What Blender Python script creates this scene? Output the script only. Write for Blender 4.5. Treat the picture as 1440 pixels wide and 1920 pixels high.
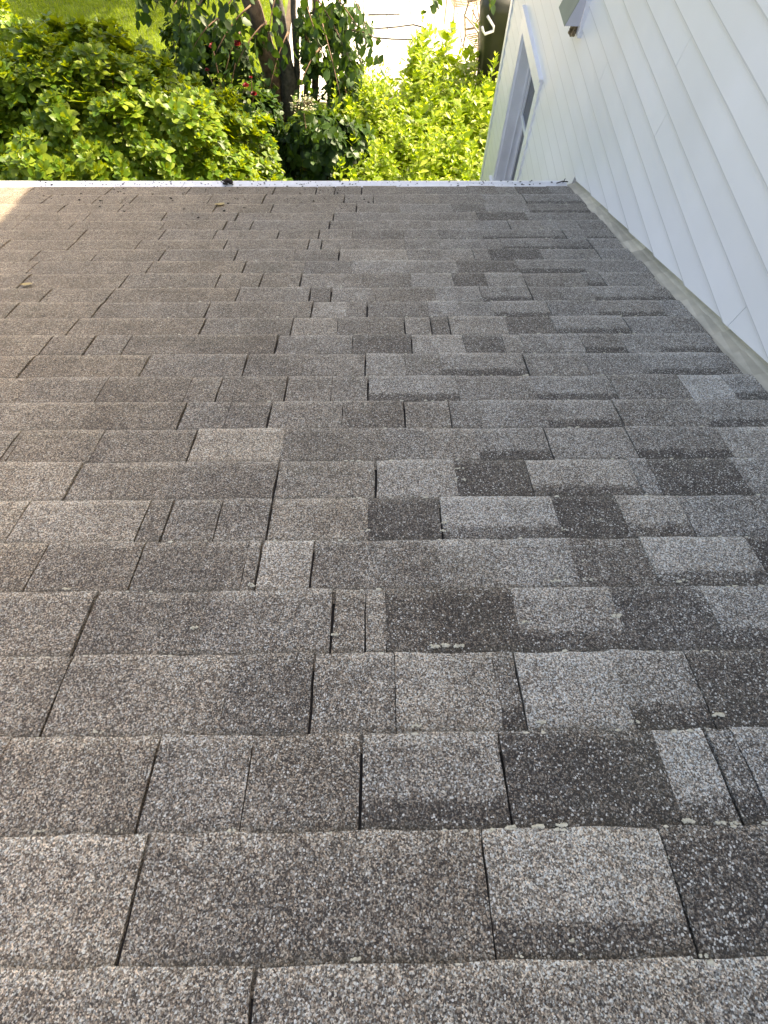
import bpy, math, random
import numpy as np
from mathutils import Vector, Matrix, noise as mn
rnd = random.Random(7); rng = np.random.default_rng(11)
sc = bpy.context.scene
for o in list(bpy.data.objects): bpy.data.objects.remove(o)

# ------------------------------------------------------------------ camera
CZ = 4.69                                   # camera height above the garden
FPX, PIT, YAW, ROL = 940.49, 1.1353825, -0.0242813, 0.0147675   # from the photo's vanishing points
def cam_axes():
    f = np.array([0, math.cos(PIT), -math.sin(PIT)]); u = np.array([0, math.sin(PIT), math.cos(PIT)]); x = np.array([1., 0, 0])
    c, s = math.cos(YAW), math.sin(YAW); Z = np.array([[c, -s, 0], [s, c, 0], [0, 0, 1]])
    f, u, x = Z @ f, Z @ u, Z @ x
    c, s = math.cos(ROL), math.sin(ROL)
    return x*c+u*s, -x*s+u*c, f
AX, AU, AW = cam_axes()
CAM = np.array([0, 0, CZ])
cd = bpy.data.cameras.new('camera'); cam = bpy.data.objects.new('camera', cd); sc.collection.objects.link(cam)
cd.sensor_fit = 'HORIZONTAL'; cd.sensor_width = 36; cd.lens = 36*FPX/1440; cd.clip_start = .02; cd.clip_end = 500
cam.matrix_world = Matrix(((AX[0], AU[0], -AW[0], 0), (AX[1], AU[1], -AW[1], 0), (AX[2], AU[2], -AW[2], CZ), (0, 0, 0, 1)))
sc.camera = cam
# ------------------------------------------------------------------ sky, sun, exposure
SUN_AZ, SUN_EL = math.radians(33), math.radians(47.6)    # azimuth measured from +X towards +Y
SUN = np.array([math.cos(SUN_EL)*math.cos(SUN_AZ), math.cos(SUN_EL)*math.sin(SUN_AZ), math.sin(SUN_EL)])
w = bpy.data.worlds.new('World'); sc.world = w; w.use_nodes = True
nt = w.node_tree; bg = nt.nodes['Background']
sky = nt.nodes.new('ShaderNodeTexSky'); sky.sky_type = 'NISHITA'; sky.sun_disc = False
sky.sun_elevation = SUN_EL; sky.sun_rotation = math.pi/2-SUN_AZ
sky.air_density = 1.0; sky.dust_density = 4.0; sky.ozone_density = 0.6
nt.links.new(sky.outputs[0], bg.inputs[0]); bg.inputs[1].default_value = 0.13
sl = bpy.data.lights.new('sun', 'SUN'); sl.energy = 4.2; sl.angle = math.radians(.53); sl.color = (1, .93, .80)
so = bpy.data.objects.new('sun', sl); sc.collection.objects.link(so)
so.rotation_euler = Vector(-SUN).to_track_quat('-Z', 'Y').to_euler(); so.location = (8, 6, 12)
sc.view_settings.view_transform = 'Standard'; sc.view_settings.look = 'None'
sc.view_settings.gamma = 1; sc.view_settings.exposure = 2.12
sc.view_settings.use_white_balance = True; sc.view_settings.white_balance_temperature = 7900; sc.view_settings.white_balance_tint = 14   # camera balanced for open shade
sc.render.engine = 'CYCLES'

# ------------------------------------------------------------------ pixel -> place
def ray(x, y): return ((x-720)/FPX)*AX-((y-960)/FPX)*AU+AW
SL = 0.33919969; HR = .143/.16744
RN = np.array([0, math.sin(SL), math.cos(SL)]); RS = np.array([0, math.cos(SL), -math.sin(SL)])
R0 = CAM-RN*HR                                # foot of the camera on the roof plane
def roof_uv(x, y):
    d = ray(x, y); p = d*(-HR/(d @ RN)); return p[0], (p+RN*HR) @ RS
def rp(u, t, hgt=0.): return R0+np.array([u, 0, 0])+RS*t+RN*hgt
WY = 0.01892057; WD = np.array([math.sin(WY), math.cos(WY), 0]); WN = np.array([math.cos(WY), -math.sin(WY), 0])
WW = 1.242                                    # siding face, metres to the camera's right
def wall_az(x, y):
    d = ray(x, y); p = d*(WW/(d @ WN))+CAM; return p @ WD, p[2]
def wp(a, z, out=0.): return WD*a+WN*(WW-out)+np.array([0, 0, z])   # out = towards the viewer's side
def at_y(x, y, Y): d = ray(x, y); return CAM+d*(Y/d[1])
def at_z(x, y, z): d = ray(x, y); return CAM+d*((z-CZ)/d[2])

# ------------------------------------------------------------------ helpers
def mesh(name, verts, faces, smooth=False):
    me = bpy.data.meshes.new(name)
    v = np.asarray(verts, dtype=np.float32).reshape(-1, 3)
    if isinstance(faces, np.ndarray):
        k = faces.shape[1]; n = len(faces)
        me.vertices.add(len(v)); me.vertices.foreach_set('co', v.ravel())
        me.loops.add(n*k); me.loops.foreach_set('vertex_index', faces.astype(np.int32).ravel())
        me.polygons.add(n); me.polygons.foreach_set('loop_start', np.arange(0, n*k, k, dtype=np.int32))
        try: me.polygons.foreach_set('loop_total', np.full(n, k, dtype=np.int32))
        except Exception: pass
        me.update(calc_edges=True)
    else:
        me.from_pydata([tuple(map(float, p)) for p in v], [], faces); me.update()
    if smooth: me.polygons.foreach_set('use_smooth', np.ones(len(me.polygons), dtype=bool))
    return me
def obj(name, me, mat=None, parent=None, label=None, cat=None, group=None, kind=None):
    o = bpy.data.objects.new(name, me); sc.collection.objects.link(o)
    if mat is not None and me is not None and len(me.materials) == 0: me.materials.append(mat)
    if parent is not None: o.parent = parent
    for k, v in (('label', label), ('category', cat), ('group', group), ('kind', kind)):
        if v: o[k] = v
    return o
def empty(name, loc, label, cat, group=None):
    o = obj(name, None, label=label, cat=cat, group=group); o.location = loc
    o.empty_display_size = .2
    return o
def child(name, me, mat, parent, kind=None, label=None):
    """a part given in world coordinates"""
    o = obj(name, me, mat, parent, kind=kind, label=label)
    q = parent; off = Vector((0, 0, 0))
    while q is not None: off += q.location; q = q.parent
    o.location = o.location-off
    return o
class MB:
    def __init__(s): s.v = []; s.f = []
    def add(s, vs, fs):
        b = len(s.v); s.v += [tuple(map(float, p)) for p in vs]; s.f += [tuple(b+i for i in f) for f in fs]; return s
    def hexa(s, p):  # 8 points: bottom 4 (ccw), top 4
        return s.add(p, [(3, 2, 1, 0), (4, 5, 6, 7), (0, 1, 5, 4), (1, 2, 6, 5), (2, 3, 7, 6), (3, 0, 4, 7)])
    def box(s, c, sx, sy, sz, ex=(1, 0, 0), ey=(0, 1, 0), ez=(0, 0, 1)):
        c = np.array(c, float); ex, ey, ez = (np.array(e, float) for e in (ex, ey, ez)); P = []
        for k in (-1, 1):
            for i, j in ((-1, -1), (1, -1), (1, 1), (-1, 1)): P.append(c+ex*i*sx/2+ey*j*sy/2+ez*k*sz/2)
        return s.hexa(P)
    def tube(s, pts, rad, n=8, cap=True):
        pts = [np.array(p, float) for p in pts]; rad = rad if hasattr(rad, '__len__') else [rad]*len(pts)
        b = len(s.v); prev = None
        for i, p in enumerate(pts):
            t = pts[min(i+1, len(pts)-1)]-pts[max(i-1, 0)]; t = t/(np.linalg.norm(t)+1e-9)
            if prev is None:
                a = np.array([0, 0, 1.]) if abs(t[2]) < .9 else np.array([1., 0, 0]); x = np.cross(t, a)
            else: x = prev-t*(prev @ t)
            x /= np.linalg.norm(x)+1e-9; y = np.cross(t, x); prev = x
            for k in range(n):
                an = 2*math.pi*k/n; s.v.append(tuple(p+(x*math.cos(an)+y*math.sin(an))*rad[i]))
        for i in range(len(pts)-1):
            for k in range(n):
                s.f.append((b+i*n+k, b+i*n+(k+1) % n, b+(i+1)*n+(k+1) % n, b+(i+1)*n+k))
        if cap:
            s.f.append(tuple(b+k for k in reversed(range(n)))); s.f.append(tuple(b+(len(pts)-1)*n+k for k in range(n)))
        return s
    def extrude(s, prof, along0, along1):  # closed profile of 3D offsets swept from along0 to along1
        n = len(prof); A = [np.array(p)+along0 for p in prof]; B = [np.array(p)+along1 for p in prof]
        return s.add(A+B, [tuple(reversed(range(n))), tuple(range(n, 2*n))]+[(i, (i+1) % n, n+(i+1) % n, n+i) for i in range(n)])
    def mesh(s, name, smooth=False): return mesh(name, s.v, s.f, smooth)

# ------------------------------------------------------------------ materials
def mat_new(name):
    m = bpy.data.materials.new(name); m.use_nodes = True; nt = m.node_tree
    return m, nt, nt.nodes['Principled BSDF'], nt.nodes['Material Output']
def N(nt, typ, **kw):
    n = nt.nodes.new('ShaderNode'+typ)
    for k, v in kw.items():
        if k[0] == 'i' and k[1:].isdigit(): n.inputs[int(k[1:])].default_value = v
        else: setattr(n, k, v)
    return n
def ramp(nt, stops, interp='LINEAR'):
    n = nt.nodes.new('ShaderNodeValToRGB'); r = n.color_ramp; r.interpolation = interp
    while len(r.elements) < len(stops): r.elements.new(.5)
    for e, (p, c) in zip(r.elements, stops): e.position = p; e.color = (*c, 1) if len(c) == 3 else c
    return n
def math_(nt, op, a, b=None, clamp=False):
    n = nt.nodes.new('ShaderNodeMath'); n.operation = op; n.use_clamp = clamp
    for i, v in enumerate((a, b)):
        if v is None: continue
        if hasattr(v, 'links'): nt.links.new(v, n.inputs[i])
        else: n.inputs[i].default_value = v
    return n.outputs[0]
def mixc(nt, fac, a, b, typ='MIX'):
    n = nt.nodes.new('ShaderNodeMix'); n.data_type = 'RGBA'; n.blend_type = typ
    for i, v in ((0, fac), (6, a), (7, b)):
        if hasattr(v, 'links'): nt.links.new(v, n.inputs[i])
        else: n.inputs[i].default_value = v if i == 0 else (*v, 1)
    return n.outputs[2]
def simple(name, col, rough=.6, var=.12, scale=8., metal=0., bump=0., bscale=60., spec=.5, col2=None):
    m, nt, b, o = mat_new(name); L = nt.links.new
    tc = N(nt, 'NewGeometry'); nz = N(nt, 'TexNoise'); nz.inputs['Scale'].default_value = scale; nz.inputs['Detail'].default_value = 6
    L(tc.outputs['Position'], nz.inputs['Vector'])
    c2 = col2 or tuple(c*(1-var*2) for c in col)
    r = ramp(nt, [(.35, c2), (.65, col)]); L(nz.outputs[0], r.inputs[0]); L(r.outputs[0], b.inputs['Base Color'])
    b.inputs['Roughness'].default_value = rough; b.inputs['Metallic'].default_value = metal; b.inputs['Specular IOR Level'].default_value = spec
    if bump:
        n2 = N(nt, 'TexNoise'); n2.inputs['Scale'].default_value = bscale; n2.inputs['Detail'].default_value = 5; L(tc.outputs['Position'], n2.inputs['Vector'])
        bp = N(nt, 'Bump'); bp.inputs['Strength'].default_value = bump; bp.inputs['Distance'].default_value = .01
        L(n2.outputs[0], bp.inputs['Height']); L(bp.outputs[0], b.inputs['Normal'])
    return m
def leaf_mat(name, cols, tr, trans=.45, rough=.4, spec=.4, tipvar=True):
    m, nt, b, o = mat_new(name); L = nt.links.new
    g = N(nt, 'NewGeometry'); n = len(cols)
    r = ramp(nt, [(i/(n-1), c) for i, c in enumerate(cols)]); L(g.outputs['Random Per Island'], r.inputs[0])
    nz = N(nt, 'TexNoise'); nz.inputs['Scale'].default_value = 3; L(g.outputs['Position'], nz.inputs['Vector'])
    hsv = N(nt, 'HueSaturation'); L(r.outputs[0], hsv.inputs['Color']); v = math_(nt, 'MULTIPLY_ADD', nz.outputs[0], .7); v.node.inputs[2].default_value = .65; L(v, hsv.inputs['Value'])
    L(hsv.outputs[0], b.inputs['Base Color']); b.inputs['Roughness'].default_value = rough; b.inputs['Specular IOR Level'].default_value = spec
    t = N(nt, 'BsdfTranslucent'); t.inputs[0].default_value = (*tr, 1)
    mx = N(nt, 'MixShader'); mx.inputs[0].default_value = trans; L(b.outputs[0], mx.inputs[1]); L(t.outputs[0], mx.inputs[2]); L(mx.outputs[0], o.inputs[0])
    return m
def shingle_mat():
    m, nt, b, o = mat_new('asphalt_shingle'); L = nt.links.new
    g = N(nt, 'NewGeometry'); pos = g.outputs['Position']
    at = N(nt, 'Attribute', attribute_name='tab'); sp = N(nt, 'SeparateColor'); L(at.outputs['Color'], sp.inputs[0])
    tone, warm, band, lich = sp.outputs[0], sp.outputs[1], sp.outputs[2], at.outputs['Alpha']
    uvn = N(nt, 'UVMap', uv_map='UVMap'); su = N(nt, 'SeparateXYZ'); L(uvn.outputs[0], su.inputs[0]); v = su.outputs[1]
    def noise(scale, det=4, rough=.6):
        n = N(nt, 'TexNoise'); n.inputs['Scale'].default_value = scale; n.inputs['Detail'].default_value = det; n.inputs['Roughness'].default_value = rough; L(pos, n.inputs['Vector']); return n.outputs[0]
    def voro(scale):
        n = N(nt, 'TexVoronoi'); n.inputs['Scale'].default_value = scale; L(pos, n.inputs['Vector']); return n
    v1 = voro(450); v2 = voro(800)
    s1 = N(nt, 'SeparateColor'); L(v1.outputs['Color'], s1.inputs[0]); s2 = N(nt, 'SeparateColor'); L(v2.outputs['Color'], s2.inputs[0])
    gran = math_(nt, 'ADD', math_(nt, 'MULTIPLY', s1.outputs[0], .62), math_(nt, 'MULTIPLY', s2.outputs[0], .38))
    # tone: per tab, plus weathering blotches, minus the dark lower shadow line some tabs carry
    big = math_(nt, 'MULTIPLY', math_(nt, 'SUBTRACT', noise(5.5, 5, .65), .5), .55)
    mid = math_(nt, 'MULTIPLY', math_(nt, 'SUBTRACT', noise(34, 4), .5), .42)
    vv = math_(nt, 'ADD', v, math_(nt, 'MULTIPLY', math_(nt, 'SUBTRACT', noise(45, 3), .5), .22))
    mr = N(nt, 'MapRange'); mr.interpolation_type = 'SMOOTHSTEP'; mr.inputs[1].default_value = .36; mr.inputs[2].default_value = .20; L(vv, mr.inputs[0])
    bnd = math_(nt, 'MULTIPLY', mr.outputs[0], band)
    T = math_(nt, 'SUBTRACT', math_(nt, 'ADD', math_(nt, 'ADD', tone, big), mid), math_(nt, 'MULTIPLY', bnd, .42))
    we = N(nt, 'MapRange'); we.inputs[1].default_value = .80; we.inputs[2].default_value = 1.0; L(vv, we.inputs[0])
    T = math_(nt, 'ADD', T, math_(nt, 'MULTIPLY', we.outputs[0], .22))       # worn, paler butt edges, the light they catch painted in
    f = math_(nt, 'ADD', math_(nt, 'ADD', math_(nt, 'MULTIPLY', gran, 1.05), -.11), math_(nt, 'MULTIPLY', math_(nt, 'SUBTRACT', T, .5), .62), True)
    r = ramp(nt, [(.0, (.022, .018, .016)), (.22, (.060, .051, .044)), (.42, (.168, .153, .136)), (.60, (.292, .277, .255)), (.78, (.50, .50, .48)), (1, (.78, .78, .76))])
    L(f, r.inputs[0])
    # hue: some granules bluish, some tan
    hue = ramp(nt, [(0, (1.10, .98, .88)), (.45, (1.02, 1, .97)), (.75, (.93, 1.0, 1.07)), (1, (.88, 1.0, 1.13))]); L(s1.outputs[1], hue.inputs[0])
    c = mixc(nt, 1, r.outputs[0], hue.outputs[0], 'MULTIPLY')
    wn = math_(nt, 'ADD', warm, math_(nt, 'MULTIPLY', math_(nt, 'SUBTRACT', noise(2.2, 3), .5), .5), True)
    tint = mixc(nt, wn, (.98, 1.01, 1.0), (1.17, 1.02, .80)); c = mixc(nt, 1, c, tint, 'MULTIPLY')
    # pale lichen flecks
    v3 = voro(330); s3 = N(nt, 'SeparateColor'); L(v3.outputs['Color'], s3.inputs[0])
    thr = math_(nt, 'SUBTRACT', 1.03, math_(nt, 'MULTIPLY', math_(nt, 'MULTIPLY', lich, noise(14, 6, .75)), .66))
    fl = math_(nt, 'MULTIPLY', math_(nt, 'GREATER_THAN', s3.outputs[0], thr), math_(nt, 'LESS_THAN', v3.outputs['Distance'], math_(nt, 'MULTIPLY', s3.outputs[1], .7)))
    c = mixc(nt, math_(nt, 'MULTIPLY', fl, .75), c, (.74, .74, .68))
    # thin green-grey algae film in patches
    al = N(nt, 'MapRange'); al.inputs[1].default_value = .56; al.inputs[2].default_value = .78; L(noise(3.3, 5, .6), al.inputs[0])
    c = mixc(nt, math_(nt, 'MULTIPLY', al.outputs[0], .2), c, (.085, .085, .05))
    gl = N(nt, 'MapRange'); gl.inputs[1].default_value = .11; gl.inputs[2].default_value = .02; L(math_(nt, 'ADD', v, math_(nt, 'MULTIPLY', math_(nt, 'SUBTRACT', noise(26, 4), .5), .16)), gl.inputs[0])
    c = mixc(nt, math_(nt, 'MULTIPLY', gl.outputs[0], .38), c, (.045, .042, .028))      # dark line painted along each course edge for its missing shadow
    L(c, b.inputs['Base Color']); b.inputs['Roughness'].default_value = .68; b.inputs['Specular IOR Level'].default_value = .5
    hh = math_(nt, 'ADD', math_(nt, 'MULTIPLY', v1.outputs['Distance'], -1.), math_(nt, 'MULTIPLY', gran, .35))
    bp = N(nt, 'Bump'); bp.inputs['Strength'].default_value = .75; bp.inputs['Distance'].default_value = .0022; L(hh, bp.inputs['Height']); L(bp.outputs[0], b.inputs['Normal'])
    return m
M = {}
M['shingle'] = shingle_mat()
M['deck'] = simple('roof_felt', (.018, .017, .017), .9)
def siding_mat():
    m, nt, b, o = mat_new('white_siding_paint'); L = nt.links.new
    g = N(nt, 'NewGeometry'); oi = N(nt, 'ObjectInfo')
    n1 = N(nt, 'TexNoise'); n1.inputs['Scale'].default_value = 2.2; n1.inputs['Detail'].default_value = 6; L(g.outputs['Position'], n1.inputs['Vector'])
    r = ramp(nt, [(.3, (.80, .80, .79)), (.7, (.86, .86, .86))]); L(n1.outputs[0], r.inputs[0])
    n2 = N(nt, 'TexNoise'); n2.inputs['Scale'].default_value = 160; n2.inputs['Detail'].default_value = 2; L(g.outputs['Position'], n2.inputs['Vector'])
    sp = ramp(nt, [(.72, (0, 0, 0)), (.80, (1, 1, 1))]); L(n2.outputs[0], sp.inputs[0])
    hv = N(nt, 'HueSaturation'); L(r.outputs[0], hv.inputs['Color']); L(math_(nt, 'ADD', math_(nt, 'MULTIPLY', oi.outputs['Random'], .05), .96), hv.inputs['Value'])
    c = mixc(nt, math_(nt, 'MULTIPLY', sp.outputs[0], .35), hv.outputs[0], (.35, .33, .30))
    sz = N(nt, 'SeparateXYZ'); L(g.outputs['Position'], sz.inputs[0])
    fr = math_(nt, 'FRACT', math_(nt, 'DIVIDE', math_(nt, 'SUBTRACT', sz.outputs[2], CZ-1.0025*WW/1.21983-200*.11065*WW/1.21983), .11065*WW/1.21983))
    lw = math_(nt, 'MULTIPLY', n1.outputs[0], .065)          # uneven dark line: lap shade painted along each butt edge
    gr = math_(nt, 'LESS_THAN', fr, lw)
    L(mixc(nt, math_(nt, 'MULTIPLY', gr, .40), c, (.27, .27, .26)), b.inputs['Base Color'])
    rr = ramp(nt, [(.3, (.34, .34, .34)), (.7, (.44, .44, .44))]); L(n1.outputs[0], rr.inputs[0]); L(rr.outputs[0], b.inputs['Roughness'])
    n3 = N(nt, 'TexNoise'); n3.inputs['Scale'].default_value = 7; n3.inputs['Detail'].default_value = 3; L(g.outputs['Position'], n3.inputs['Vector'])
    bp = N(nt, 'Bump'); bp.inputs['Strength'].default_value = .05; bp.inputs['Distance'].default_value = .01; L(n3.outputs[0], bp.inputs['Height']); L(bp.outputs[0], b.inputs['Normal'])
    return m
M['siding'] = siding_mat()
M['trim'] = simple('white_trim_paint', (.84, .85, .88), .35, .03)
M['gutter'] = simple('gutter_enamel', (.78, .79, .80), .3, .06, 20)
M['flash'] = simple('cream_flashing', (.62, .58, .46), .5, .18, 9, col2=(.44, .42, .34))
_nt = M['flash'].node_tree; _b = _nt.nodes['Principled BSDF']; _c = _b.inputs['Base Color'].links[0].from_socket; _oi = N(_nt, 'ObjectInfo'); _hv = N(_nt, 'HueSaturation')
_nt.links.new(math_(_nt, 'ADD', math_(_nt, 'MULTIPLY', _oi.outputs['Random'], .42), .62), _hv.inputs['Value']); _nt.links.new(_c, _hv.inputs['Color']); _nt.links.new(_hv.outputs[0], _b.inputs['Base Color'])   # pieces weathered unequally
M['felt'] = simple('sheathing', (.10, .10, .10), .9)
M['glass'], _nt, _b, _ = mat_new('window_glass')
_b.inputs['Base Color'].default_value = (.02, .03, .035, 1); _b.inputs['Roughness'].default_value = .03; _b.inputs['Specular IOR Level'].default_value = .9
M['hood'] = simple('hood_flap_tone', (.25, .28, .24), .4, .05)  # hood flap darker and greener than its cheeks and top
M['hoodside'] = simple('hood_side_tone', (.60, .60, .64), .4, .05)
M['mud'] = simple('mud', (.38, .28, .16), .95, .3, 90, bump=.4)
M['soil'] = simple('soil', (.09, .065, .04), .95, .25, 5, bump=.5)
M['lawn'] = simple('lawn_soil', (.11, .16, .012), .95, .25, 3)
M['slab'] = simple('pale_concrete', (.58, .55, .48), .8, .10, 3, bump=.15)
M['bark'] = simple('bark', (.16, .11, .075), .9, .3, 14, bump=.9, bscale=40)
M['bark2'] = simple('grey_bark', (.13, .12, .11), .9, .25, 20, bump=.8, bscale=50)
M['twig'] = simple('twig', (.17, .10, .06), .8)
M['iron'] = simple('tan_painted_iron', (.46, .34, .22), .5, .15)
M['tarp'] = simple('olive_tarp', (.030, .034, .018), .5, .2, 4, bump=.3, bscale=9)
M['cable'] = simple('dark_cable', (.03, .03, .03), .6)
M['lichen'] = simple('pale_lichen', (.66, .62, .48), .95, .15, 120)
M['debris'] = simple('dark_debris', (.035, .028, .022), .9)
M['rhodo'] = leaf_mat('glossy_leaf', [(.036, .088, .009), (.064, .136, .011), (.110, .188, .015), (.20, .265, .026)], (.36, .44, .013), .36, .42, .28)
M['dark'] = leaf_mat('dark_leaf', [(.015, .042, .010), (.026, .066, .013), (.042, .09, .016)], (.09, .17, .012), .25, .45, .3)
M['weed'] = leaf_mat('weed_leaf', [(.09, .16, .010), (.16, .25, .014), (.28, .36, .026), (.44, .48, .12)], (.44, .58, .025), .5, .4)
M['grass'] = leaf_mat('grass_blade', [(.09, .15, .008), (.13, .20, .010), (.19, .25, .014)], (.30, .40, .012), .45, .5)
M['rose'] = leaf_mat('rose_petal', [(.14, .005, .008), (.22, .010, .012)], (.25, .01, .01), .3, .5)
M['cream'] = leaf_mat('cream_flower', [(.45, .45, .26), (.62, .60, .40)], (.5, .5, .3), .3, .6)
M['drytan'] = leaf_mat('dry_leaf', [(.50, .38, .16), (.55, .46, .24)], (.5, .35, .1), .3, .6)

# ================================================================== ground
def sheet(name, x0, x1, y0, y1, z, m, kind='structure', parent=None):
    me = mesh(name, [(x0, y0, z), (x1, y0, z), (x1, y1, z), (x0, y1, z)], [(0, 1, 2, 3)])
    return obj(name, me, m, parent, kind=kind)
sheet('ground', -120, 120, -120, 120, 0, M['soil'])
sheet('lawn', -30, -1.7, 7.4, 40, .004, M['lawn'])
pat = sheet('patio', -1.6, 6.5, 9.6, 22, .004, M['soil'])
yy = 9.62; k = 0
while yy < 16.5:
    xx = -1.58-(.45 if k % 2 else 0)
    while xx < 5.2:
        a, b_ = max(xx, -1.58)+.008, xx+.9-.008
        if b_-a > .1:
            z = .03+rnd.uniform(-.004, .004); mb = MB(); mb.box(((a+b_)/2, yy+.3, z/2+.004), b_-a, .584, z)
            child('slab', mb.mesh('slab'), M['slab'], pat)
        xx += .9
    yy += .6; k += 1

# ================================================================== house
house = empty('house', (1.6, 3, 0), 'white clapboard house with a low grey shingled wing roof', 'house')
# ---- wing roof: deck, then every tab
EAVE_T = roof_uv(620, 349)[1]
UL, UR = -4.2, None
dk = MB(); P = []
for hgt in (-.03, -.004):
    for (u, t) in ((UL, -1.6), (1.235, -1.6), (1.275, EAVE_T-.01), (UL, EAVE_T-.01)): P.append(rp(u, t, hgt))
roof = child('wing_roof', dk.hexa(P).mesh('wing_roof'), M['deck'], house)
# tabs read off the photograph course by course: (bottom-edge y, [tone left of first joint], [(x, kind, tone)...])
# kind: c = open dark joint, f = flush colour change;  b after it = tab carries the dark lower band
CR = [
 (2112, .52, '470@1910c.56 1330@1910f.6'),
 (1808, .62, '220c.45 553f.43 930c.68b 1315c.2'),
 (1558, .5, '257c.5 450f.42 675c.56b 960c.15 1285f.76b 1398c.48b 1455c.66'),
 (1375, .5, '80c.53 410f.38 580c.5 742f.6 945f.42b 990c.74 1195f.58b 1345f.24'),
 (1225, .5, '137c.42 370f.5 620c.46 684c.55 725f.17 982f.62b 1182f.25 1372f.62b'),
 (1105, .46, '242c.4 450f.5 478c.7 580c.42 827f.6 975f.62 1090f.36 1240f.72b 1452c.15'),
 (1012, .6, '255c.4 303c.42 400f.46 500c.52 690f.15 830c.74b 1055f.14 1185f.62b 1308c.5'),
 (933, .6, '123c.48 310f.38 512c.5 705c.63 860f.11 1003f.66b 1210f.5 1245f.15 1415f.6'),
 (863, .45, '2c.4 15c.48 170f.42 352c.64 525f.42 724f.44 810f.52 900f.52b 1038c.54 1200f.46b 1380c.66'),
 (803, .45, '150f.35 333c.46 420f.4 500c.52 640f.38 760c.5 848c.42 907f.56 1030f.54b 1172c.46 1335f.56b'),
 (752, .42, '180c.36 345f.42 405c.4 533c.5 620f.46 690c.6b 862f.52 1010f.56b 1162f.42 1300f.82 1385f.6b'),
 (705, .42, '37c.42 263c.38 310f.46 455c.42 567f.48 685c.58 762f.46 830f.58b 992c.5 1108f.44 1220f.6b 1375f.5'),
 (663, .42, '78c.4 160c.42 230c.38 515c.5 660f.3 773c.64 873f.24 950f.56 985f.52 1100f.42b 1178c.52 1240f.52b'),
 (627, .42, '127c.42 375c.42 545c.58 632f.42 760c.56 810c.3 845c.56 955f.24 1045f.6b 1185c.56 1275f.42'),
 (594, .42, '15c.42 175c.42 385c.46 583c.6 650f.4 688c.42 805f.6 865f.5 927f.56b 1035f.44 1122f.52b 1250f.5'),
 (565, .42, '78c.42 200c.42 442c.48 580c.36 620c.56 695f.42 818f.56 905f.5b 1000c.42 1057f.5 1117f.5b'),
 (538, .42, '38c.42 227c.42 405c.46 487c.46 562c.5 680f.42 772f.62 852f.2 915f.56 988c.42 1105f.4b 1138c.5'),
 (512, .42, '53c.42 275c.42 455c.46 570f.42 660f.6 795f.56 860f.24 975f.5b 1100f.46 1190f.5'),
 (488, .42, '60c.42 175c.42 300c.44 440c.46 550f.42 635c.56 765f.5 830f.56 890f.48 920f.14 1020f.5 1128c.5'),
 (467, .42, '2c.42 130c.42 255c.42 420c.46 577c.5 602c.46 675f.5 760f.46 825f.5 942f.5b 1047f.36b 1112c.5'),
 (448, .42, '150c.42 300c.42 400c.46 520c.42 597c.5 660f.36 757f.5 825f.4 905f.44b 1062c.5 1100f.4b'),
 (430, .42, '130c.42 302c.42 420c.44 470c.46 617c.4 668f.5 710f.48 808f.5 897f.46 957c.5 1020f.5 1090f.42'),
 (413, .42, '45c.42 160c.42 305c.42 442c.46 625c.44 713f.5 783f.46 897f.15 990f.46 1068f.42'),
 (398, .42, '110c.42 222c.42 400c.42 508c.46 580f.42 668c.44 750f.5 850f.26 912f.5 993f.36b'),
 (381, .42, '80c.42 175c.42 228c.42 245c.44 390c.42 492c.46 560f.42 645c.44 700c.42 760f.48 825f.42 910f.5 987c.46b'),
 (364, .40, '50c.4 200c.42 350c.36 512c.38 592c.42 627c.4 678c.4 745f.42 800f.34 880f.36 935f.46 972f.16 1035f.4'),
]
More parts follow.
